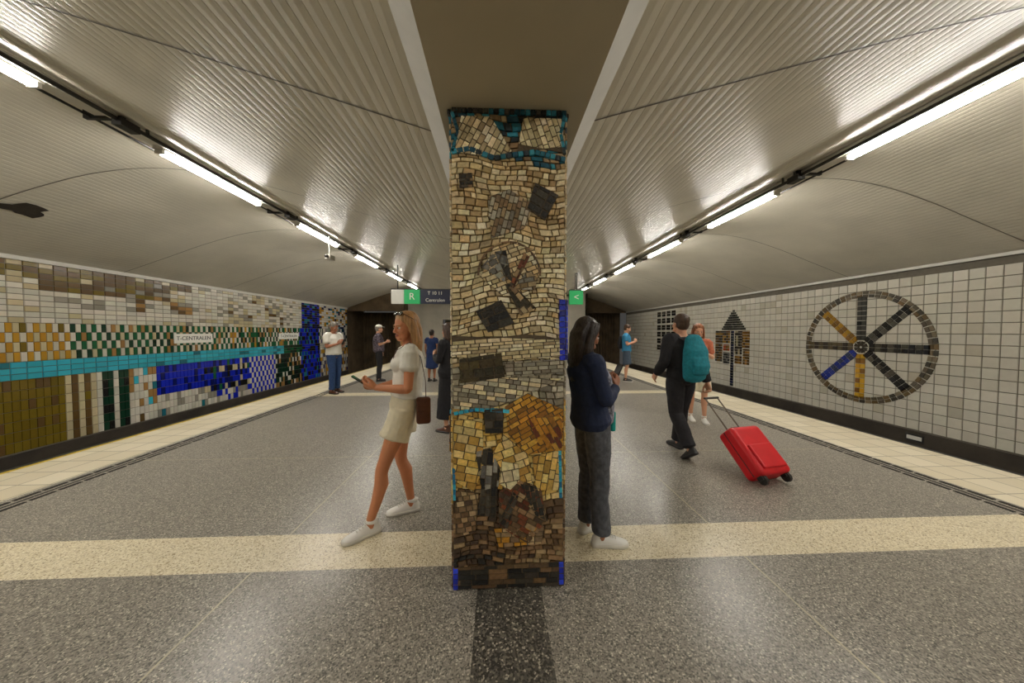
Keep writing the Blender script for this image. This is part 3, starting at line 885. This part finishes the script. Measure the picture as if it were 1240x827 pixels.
    B.ell((.03, 0, -.062), (.052, .046, .046))
    B.ell((.066, 0, -.092), (.020, .022, .017))
    B.ell((.062, 0, .022), (.026, .05, .014))
    for sg in (-1, 1):
        B.ell((.058, sg*.036, -.025), (.026, .024, .024))
        B.ell((-.004, sg*.073, -.008), (.019, .009, .031))
        B.ell((.045, sg*.043, -.075), (.03, .018, .022))
        B.ell((.094, sg*.010, -.034), (.010, .009, .008))
    B.tube([(.084, 0, .012), (.092, 0, -.008), (.103, 0, -.03)], [(.008, .008), (.0095, .01), (.0125, .012)], side=(0, 1, 0), n=10)
    B.ell((.078, 0, -.058), (.014, .022, .014))
    B.xf(Hm, st)
    o = B.obj('body', [skin], e, smooth=True); remesh(o, vox, 3 if vox < .006 else 2)
    F = Acc()
    for sg in (-1, 1):
        F.ell((.0745, sg*.0295, -.001), (.0125, .0145, .0085), m=0)
        F.ell((.0835, sg*.0300, -.001), (.0048, .0068, .0072), m=1, nu=12, nv=8)
        F.tube([(.086, sg*.014, .019), (.087, sg*.03, .024), (.076, sg*.048, .018)], [.0022, .003, .0016], side=(0, 0, 1), m=2, n=8)
        F.tube([(.086, sg*.018, .006), (.0875, sg*.03, .0085), (.081, sg*.043, .003)], [.0018, .0028, .0016], side=(0, 0, 1), m=2, n=8)
    F.tube([(.083, -.021, -.0585), (.092, -.008, -.0555), (.0925, 0, -.057), (.092, .008, -.0555), (.083, .021, -.0585)], [.002, .0045, .004, .0045, .002], side=(0, 0, 1), m=3, n=8)
    F.tube([(.083, -.019, -.061), (.091, 0, -.0655), (.083, .019, -.061)], [.002, .0058, .002], side=(0, 0, 1), m=3, n=8)
    F.xf(Hm); F.obj('face', [M_eye, M_iris, hair, M_lip], e, smooth=True)
    Hr = Acc()
    Hr.ell((-.024, 0, .046), (.100, .084, .088), nu=24, nv=16)
    Hr.ell((-.045, 0, .0), (.066, .078, .085))
    if style in ('long', 'vlong'):
        dz = -.27 if style == 'long' else -.36
        Hr.tube([(-.06, 0, .06), (-.085, 0, -.03), (-.092, 0, -.13), (-.10, 0, dz)], [(.075, .045), (.085, .042), (.085, .036), (.05, .02)], side=(0, 1, 0), n=20)
        for sg in (-1, 1):
            Hr.tube([(.03, sg*.05, .092), (.015, sg*.074, .04), (-.01, sg*.082, -.04), (-.03, sg*.088, -.13), (-.03, sg*.085, dz*.85)], [(.02, .018), (.022, .015), (.025, .015), (.03, .02), (.016, .012)], side=(1, 0, 0), n=12)
            Hr.tube([(-.03, sg*.06, .08), (-.03, sg*.082, 0), (-.05, sg*.086, -.12), (-.07, sg*.07, dz)], [.025, .024, .032, .015], side=(1, 0, 0), n=12)
        tp = math.tan(radians(hpitch))*.85
        for v in Hr.v:
            if v.z < -.02: v.x += tp*(-.02-v.z)
    elif style == 'bun':
        Hr.ell((-.12, 0, .04), .038)
    Hr.xf(Hm); o = Hr.obj('hair', [hair], e, smooth=True); remesh(o, max(vox, .0045), 2, disp=.008, dscale=.03)
    if style == 'cap':
        Cp = Acc(); Cp.ell((-.012, 0, .075), (.102, .088, .062)); Cp.tube([(.07, 0, .075), (.15, 0, .06)], [(.065, .006), (.05, .004)], side=(0, 1, 0)); Cp.xf(Hm); Cp.obj('cap', [M_c_white], e, smooth=True)
    if top:
        T_ = Acc(); inf = top.get('inf', .014)
        torso(T_, top.get('hem', .1), .955, inf, top.get('flare', .01))
        sl_ = top.get('sleeve', .5); wd = top.get('wide', .012)
        for c_ in 'LR':
            S_, E_, W_ = D['sh'+c_], D['el'+c_], D['wr'+c_]
            T_.tube([lerp(D['nec'], S_, .45)-V((0, 0, .010)), S_], [.05*s*g+inf*.6, .052*s*g+inf], side=(1, 0, 0), cap=.6)
            if sl_ <= 1: T_.tube([S_, lerp(S_, E_, sl_*.6), lerp(S_, E_, sl_)], [.052*s*g+inf, .046*s*g+wd*1.2, .044*s*g+wd*1.5], cap=.5)
            else:
                T_.tube([S_, lerp(S_, E_, .5), E_], [.052*s*g+inf*.8, .043*s*g+wd, .036*s*g+wd])
                T_.tube([E_, lerp(E_, W_, (sl_-1)*.5), lerp(E_, W_, (sl_-1))], [.036*s*g+wd, .036*s*g+wd, .026*s*g+wd], cap=.3)
        o = T_.obj('top', [top['mat']], e, smooth=True); remesh(o, max(vox, .006), 3, disp=.014, dscale=.09)
    if bottom:
        P_ = Acc(); ln = bottom.get('len', 1.97); lo = bottom.get('loose', .014); ty = bottom.get('type', 'pants')
        torso(P_, 0.02, bottom.get('rise', .34), .012, .004)
        if ty == 'pants':
            for c_ in 'LR':
                Hp, K, A_ = D['hip'+c_], D['kn'+c_], D['an'+c_]
                if ln <= 1:
                    P_.tube([Hp+V((0, 0, .03)), lerp(Hp, K, .2), lerp(Hp, K, ln)], [.09*s+lo*.5, .086*s+lo, .076*s+lo*1.9], n=20, cap=.1)
                else:
                    P_.tube([Hp+V((0, 0, .02)), lerp(Hp, K, .25), lerp(Hp, K, .6), K], [.09*s+lo*.5, .082*s+lo, .068*s+lo, .055*s+lo], n=18)
                    l2 = ln-1
                    P_.tube([K, lerp(K, A_, .35)+V((-.01, 0, 0)), lerp(K, A_, .7*l2), lerp(K, A_, l2)], [.055*s+lo, .052*s+lo*1.1, .046*s+lo*1.3, .044*s+lo*1.5], n=16, cap=.2)
        else:
            zt = D['pel'].z; zb = zt-(D['pel'].z-.0)*bottom.get('drop', .5)
            P_.tube([D['pel']+V((0, 0, .02)), lerp(D['pel'], (D['pel'].x, D['pel'].y, zb), .5), V((D['pel'].x, D['pel'].y, zb))], [(.17*s, .12*s), (.19*s, .15*s), (.21*s, .18*s)], side=hp, n=24, cap=.1)
        o = P_.obj('bottoms', [bottom['mat']], e, smooth=True); remesh(o, max(vox, .006), 3, disp=.016, dscale=.1)
    for c_ in 'LR':
        ft = (feet or {}).get(c_, (0, 0))
        shoe(D['an'+c_], ft[0], ft[1], s, shoes, e, detail)
    if extra: extra(e, D, Hm, s)
    return e

def phone(e, c, up, out, s=1):
    c = V(c); z = V(up).normalized(); y = V(out); y = (y-z*y.dot(z)).normalized(); x = y.cross(z)
    A_ = Acc(); A_.box((-.037, -.0045, -.075), (.037, .0045, .075))
    Mx = Matrix((x, y, z)).transposed().to_4x4(); A_.xf(Matrix.Translation(c) @ Mx)
    o = A_.obj('phone', [M_phone], e); b = o.modifiers.new('b', 'BEVEL'); b.width = .004; b.segments = 2

def ex1(e, D, Hm, s):
    phone(e, (.315, .03, 1.150), (.75, 0, .55), (-.55, 0, .75))
    G = Acc()
    for sg in (-1, 1):
        G.ell((.052, sg*.034, .112), (.012, .027, .02), M=Matrix.Rotation(radians(-50), 3, 'Y'), m=0)
        G.tube([(.045, sg*.06, .108), (.0, sg*.088, .075), (-.04, sg*.088, .05)], [.003]*3, m=1, n=6)
    G.tube([(.06, -.012, .118), (.06, .012, .118)], [.003]*2, m=1, n=6)
    G.xf(Hm); G.obj('sunglasses', [M_glass, M_leather], e, smooth=True)
    Bg = Acc(); Bg.box((-.20, .12, .81), (-.09, .19, 1.02)); 
    o = Bg.obj('shoulder_bag', [M_leather], e); b = o.modifiers.new('b', 'BEVEL'); b.width = .022; b.segments = 3
    Fp = Acc(); Fp.box((-.195, .187, .92), (-.095, .196, 1.015)); o = Fp.obj('bag_flap', [M_leather], e); b = o.modifiers.new('b', 'BEVEL'); b.width = .004; b.segments = 2
    St = Acc(); St.tube([(-.165, .155, 1.0), (-.16, .165, 1.15), (-.13, .13, 1.33), (-.05, .10, 1.452), (.06, .08, 1.38), (.09, .0, 1.25), (.06, -.1, 1.13)], [(.009, .003)]*7, side=(0, 1, 0), n=8)
    St.obj('bag_strap', [M_leather], e, smooth=True)
person('woman_with_phone', (-.77, 2.58), 197, 1.69, True,
       J=dict(pel=(.0, 0, .90), wai=(-.03, 0, 1.08), nec=(-.05, 0, 1.43), head=(-.02, .01, 1.58), shL=(-.05, .16, 1.375), shR=(-.04, -.16, 1.375),
              elL=(-.03, .20, 1.10), elR=(.01, -.19, 1.11), wrL=(.205, .10, 1.11), wrR=(.21, -.04, 1.09),
              knL=(.16, .12, .49), anL=(.25, .14, .085), knR=(.03, -.08, .49), anR=(-.05, -.08, .085)),
       skin=M_sk_tan, hair=M_h_blonde, style='long', top=dict(mat=M_c_white, sleeve=.42, hem=.28, wide=.02, flare=.012, inf=.018), bottom=dict(mat=M_c_beige, len=.47, loose=.022, rise=.44),
       shoes=[M_shoe, M_sole], hyaw=30, hpitch=6, vox=.0038, feet={'L': (22, 0), 'R': (0, 0)}, detail=True,
       hands={'L': dict(dir=(.9, -.35, .25), palm=(-.1, -.55, .8), curl=.75, thumb=.6), 'R': dict(dir=(.9, .25, .25), palm=(-.2, .5, .8), curl=.75, thumb=.6)}, extra=ex1)

def ex2(e, D, Hm, s):
    phone(e, (.235, .0, 1.225), (.45, 0, .85), (-.85, 0, .45))
    Bg = Acc(); Bg.box((.165, -.05, .80), (.205, .07, .95)); o = Bg.obj('teal_bag', [M_tealbag], e); b = o.modifiers.new('b', 'BEVEL'); b.width = .015; b.segments = 3
    Fl = Acc(); Fl.tube([(.105, -.035, .90), (.12, -.035, 1.0), (.11, -.02, 1.2), (.08, -.01, 1.3)], [(.10, .06), (.09, .05), (.08, .05), (.05, .03)], side=(0, 1, 0), n=18)
    o = Fl.obj('floral_blouse', [M_c_floral], e, smooth=True); remesh(o, .006, 2, disp=.01)
person('woman_in_navy_cardigan', (.655, 2.24), 12, 1.63, True,
       J=dict(pel=(.03, 0, .90), wai=(-.0, 0, 1.08), nec=(-.04, 0, 1.43), head=(-.01, 0, 1.575), shL=(-.03, .16, 1.375), shR=(-.03, -.16, 1.375), hipL=(.03, .085, .9), hipR=(.03, -.085, .9),
              elL=(.03, .2, 1.12), elR=(.03, -.21, 1.11), wrL=(.20, .07, 1.2), wrR=(.195, -.07, 1.19),
              knL=(.06, .09, .49), anL=(.04, .09, .085), knR=(.06, -.08, .49), anR=(.07, -.09, .085)),
       skin=M_sk_br, hair=M_h_black, style='vlong', top=dict(mat=M_c_navy, sleeve=1.85, hem=.06, wide=.012, inf=.02, flare=.012), bottom=dict(mat=M_c_jean, len=1.95, loose=.016),
       shoes=[M_shoe, M_sole], hyaw=8, hpitch=20, vox=.0042, feet={'L': (10, 0), 'R': (-14, 0)}, detail=True,
       hands={'L': dict(dir=(.5, -.55, .65), palm=(-.3, -.8, .1), curl=.9, thumb=.7), 'R': dict(dir=(.5, .5, .65), palm=(-.3, .8, .1), curl=.9, thumb=.7)}, extra=ex2)

def ex3(e, D, Hm, s):
    Bp = Acc()
    Bp.tube([(-.20, 0, .98), (-.22, 0, 1.10), (-.215, 0, 1.3), (-.18, 0, 1.46)], [(.15, .08), (.17, .10), (.165, .09), (.11, .055)], side=(0, 1, 0), n=20)
    Bp.tube([(-.30, 0, 1.04), (-.31, 0, 1.13), (-.29, 0, 1.22)], [(.11, .03), (.12, .04), (.11, .03)], side=(0, 1, 0), n=16)
    o = Bp.obj('backpack', [M_c_teal], e, smooth=True); remesh(o, .008, 2, disp=.012)
    St = Acc()
    for sg in (-1, 1): St.tube([(-.15, sg*.09, 1.42), (-.03, sg*.11, 1.475), (.09, sg*.12, 1.38), (.10, sg*.14, 1.2), (-.1, sg*.17, 1.08)], [(.022, .008)]*5, side=(0, 1, 0), n=8)
    St.obj('backpack_straps', [M_c_black], e, smooth=True)
person('man_with_backpack', (2.32, 3.85), 102, 1.76, False,
       J=dict(head=(.03, 0, 1.575), nec=(.0, 0, 1.42), shL=(-.0, .19, 1.385), shR=(-.0, -.19, 1.37), elL=(.0, .25, 1.12), wrL=(.17, .22, .95), elR=(-.06, -.24, 1.10), wrR=(-.12, -.27, .86),
              knL=(-.02, .09, .49), anL=(-.24, .09, .14), knR=(.09, -.09, .50), anR=(.13, -.09, .085)),
       skin=M_sk_lt, hair=M_h_brown, style='short', top=dict(mat=M_c_black, sleeve=1.9, hem=.02, wide=.022, inf=.028), bottom=dict(mat=M_c_black, len=1.95, loose=.025),
       shoes=[M_shoed, M_shoed], vox=.007, feet={'L': (0, 36), 'R': (-5, 0)}, hands={'R': dict(dir=(-.3, 0, -1), curl=1.0)}, hyaw=-5, extra=ex3)

def suitcase():
    Wp = V((2.76, 2.98, .045)); Hp = V((2.61, 3.72, .78))
    z = (Hp-Wp).normalized(); x = z.cross(V((0, 0, 1))).normalized(); y = z.cross(x)
    e = empty('red_suitcase', (0, 0, 0))
    Mx = Matrix((x, y, z)).transposed().to_4x4(); Mt = Matrix.Translation(Wp) @ Mx
    A_ = Acc(); A_.box((-.20, -.11, .03), (.20, .11, .55)); A_.xf(Mt)
    o = A_.obj('shell', [M_red], e); b = o.modifiers.new('b', 'BEVEL'); b.width = .045; b.segments = 5
    A_ = Acc(); A_.box((-.15, -.135, .08), (.15, -.10, .33)); A_.box((-.15, .10, .08), (.15, .13, .5)); A_.xf(Mt)
    o = A_.obj('front_pocket', [M_red], e); b = o.modifiers.new('b', 'BEVEL'); b.width = .015; b.segments = 3
    A_ = Acc()
    A_.box((-.203, -.004, .05), (.203, .004, .53), 0)
    for sg in (-1, 1):
        A_.tube([(sg*.09, .03, .54), (sg*.09, .03, 1.0)], [.008, .008], n=8, m=1)
        A_.tube([(sg*.15-.015, -.03, .0), (sg*.15+.015, -.03, .0)], [.045, .045], n=16, m=0, cap=.1, side=(0, 1, 0))
        A_.box((sg*.15-.03, -.06, .0), (sg*.15+.03, .0, .05), 0)
    A_.tube([(-.1, .03, 1.0), (.1, .03, 1.0)], [.014, .014], n=10, m=0, side=(0, 0, 1))
    A_.tube([(-.06, 0, .55), (-.05, 0, .58), (.05, 0, .58), (.06, 0, .55)], [.01]*4, n=8, m=0, side=(0, 1, 0))
    A_.xf(Mt); A_.obj('handle_and_wheels', [M_dark, M_steel], e)
suitcase()

def ph(c, up=(.5, 0, .8), out=(-.8, 0, .5)):
    return lambda e, D, Hm, s: phone(e, V(c)*s, up, out)
reading = dict(elL=(.02, .22, 1.12), elR=(.02, -.22, 1.12), wrL=(.22, .09, 1.2), wrR=(.22, -.09, 1.19))
rh = {'L': dict(dir=(.5, -.5, .6), palm=(-.3, -.8, .1), curl=.9), 'R': dict(dir=(.5, .5, .6), palm=(-.3, .8, .1), curl=.9)}
def J_(**k): d = dict(reading); d.update(k); return d
person('man_in_white_tshirt', (-4.12, 8.05), -20, 1.77, False, J=J_(knR=(.05, -.1, .49), anR=(.05, -.13, .085)), skin=M_sk_br, hair=M_h_grey, style='short', top=dict(mat=M_c_white, sleeve=.6, hem=.1, wide=.02, inf=.02), bottom=dict(mat=M_c_blue, len=1.96, loose=.016),
       shoes=[M_leather, M_shoed], hands=rh, hpitch=18, belly=.03, extra=ph((.30, 0, 1.24)))
person('man_in_cap', (-3.7, 9.9), 20, 1.74, False, J=J_(elL=(-.03, .26, 1.1), wrL=(.05, .25, .88)), skin=M_sk_lt, hair=M_h_grey, style='cap', top=dict(mat=M_c_plaid, sleeve=.7, hem=.05, wide=.02, inf=.025), bottom=dict(mat=M_c_black, len=1.96, loose=.02), shoes=[M_shoed, M_shoed], belly=.02)
person('woman_in_blue_dress', (-2.05, 9.8), 80, 1.6, True, skin=M_sk_br, hair=M_h_black, style='bun', top=dict(mat=cloth('dress_navy', L(24, 46, 92)), sleeve=.4, hem=.0, inf=.02), bottom=dict(mat=bpy.data.materials['dress_navy'], type='skirt', drop=.5), shoes=[M_shoed, M_shoed])
person('woman_in_black_coat', (-.76, 4.85), 150, 1.66, True, J=J_(), skin=M_sk_lt, hair=M_h_brown, style='long', top=dict(mat=M_c_black, sleeve=1.9, hem=.0, inf=.03), bottom=dict(mat=M_c_black, type='skirt', drop=.75), shoes=[M_leather, M_shoed], hands=rh, hpitch=10)
person('woman_in_rust_blouse', (3.45, 5.25), 250, 1.66, True, J=J_(anL=(.12, .09, .085), knL=(.1, .09, .49)), skin=M_sk_lt, hair=M_h_red, style='long', top=dict(mat=M_c_pink, sleeve=.7, hem=.05, inf=.02), bottom=dict(mat=M_c_beige, len=.9, loose=.02), shoes=[M_shoe, M_sole], hands=rh, hpitch=14)
def ex5(e, D, Hm, s):
    Bp = Acc(); Bp.tube([(-.19, 0, 1.05), (-.2, 0, 1.2), (-.17, 0, 1.38)], [(.12, .06), (.13, .075), (.1, .05)], side=(0, 1, 0), n=16); Bp.obj('backpack', [M_c_black], e, smooth=True)
    phone(e, V((.30, 0, 1.24))*s, (.5, 0, .8), (-.8, 0, .5))
person('man_in_blue_tshirt', (3.98, 9.5), -25, 1.75, False, J=J_(), skin=M_sk_lt, hair=M_h_brown, style='short', top=dict(mat=M_c_tee, sleeve=.55, hem=.06, wide=.02, inf=.02), bottom=dict(mat=cloth('shorts_denim', L(70, 84, 100)), len=.9, loose=.025), shoes=[M_shoed, M_sole], hands=rh, hpitch=18, extra=ex5)

# ------------------------------------------------------------ world + camera
w = bpy.data.worlds.new('world'); S.world = w; w.use_nodes = True
w.node_tree.nodes['Background'].inputs[0].default_value = (.05, .048, .045, 1)
cam = bpy.data.cameras.new('camera'); co = bpy.data.objects.new('camera', cam); COL.objects.link(co)
cam.lens = 11.0; cam.sensor_width = 36; cam.clip_start = .05; cam.clip_end = 100
co.location = (0, 0, 1.53)
th, ph_ = .0449, .0303
F_ = V((sin(th)*cos(ph_), cos(th)*cos(ph_), -sin(ph_)))
co.rotation_euler = F_.to_track_quat('-Z', 'Y').to_euler()
S.camera = co
S.view_settings.view_transform = 'Standard'
S.view_settings.exposure = 0.05
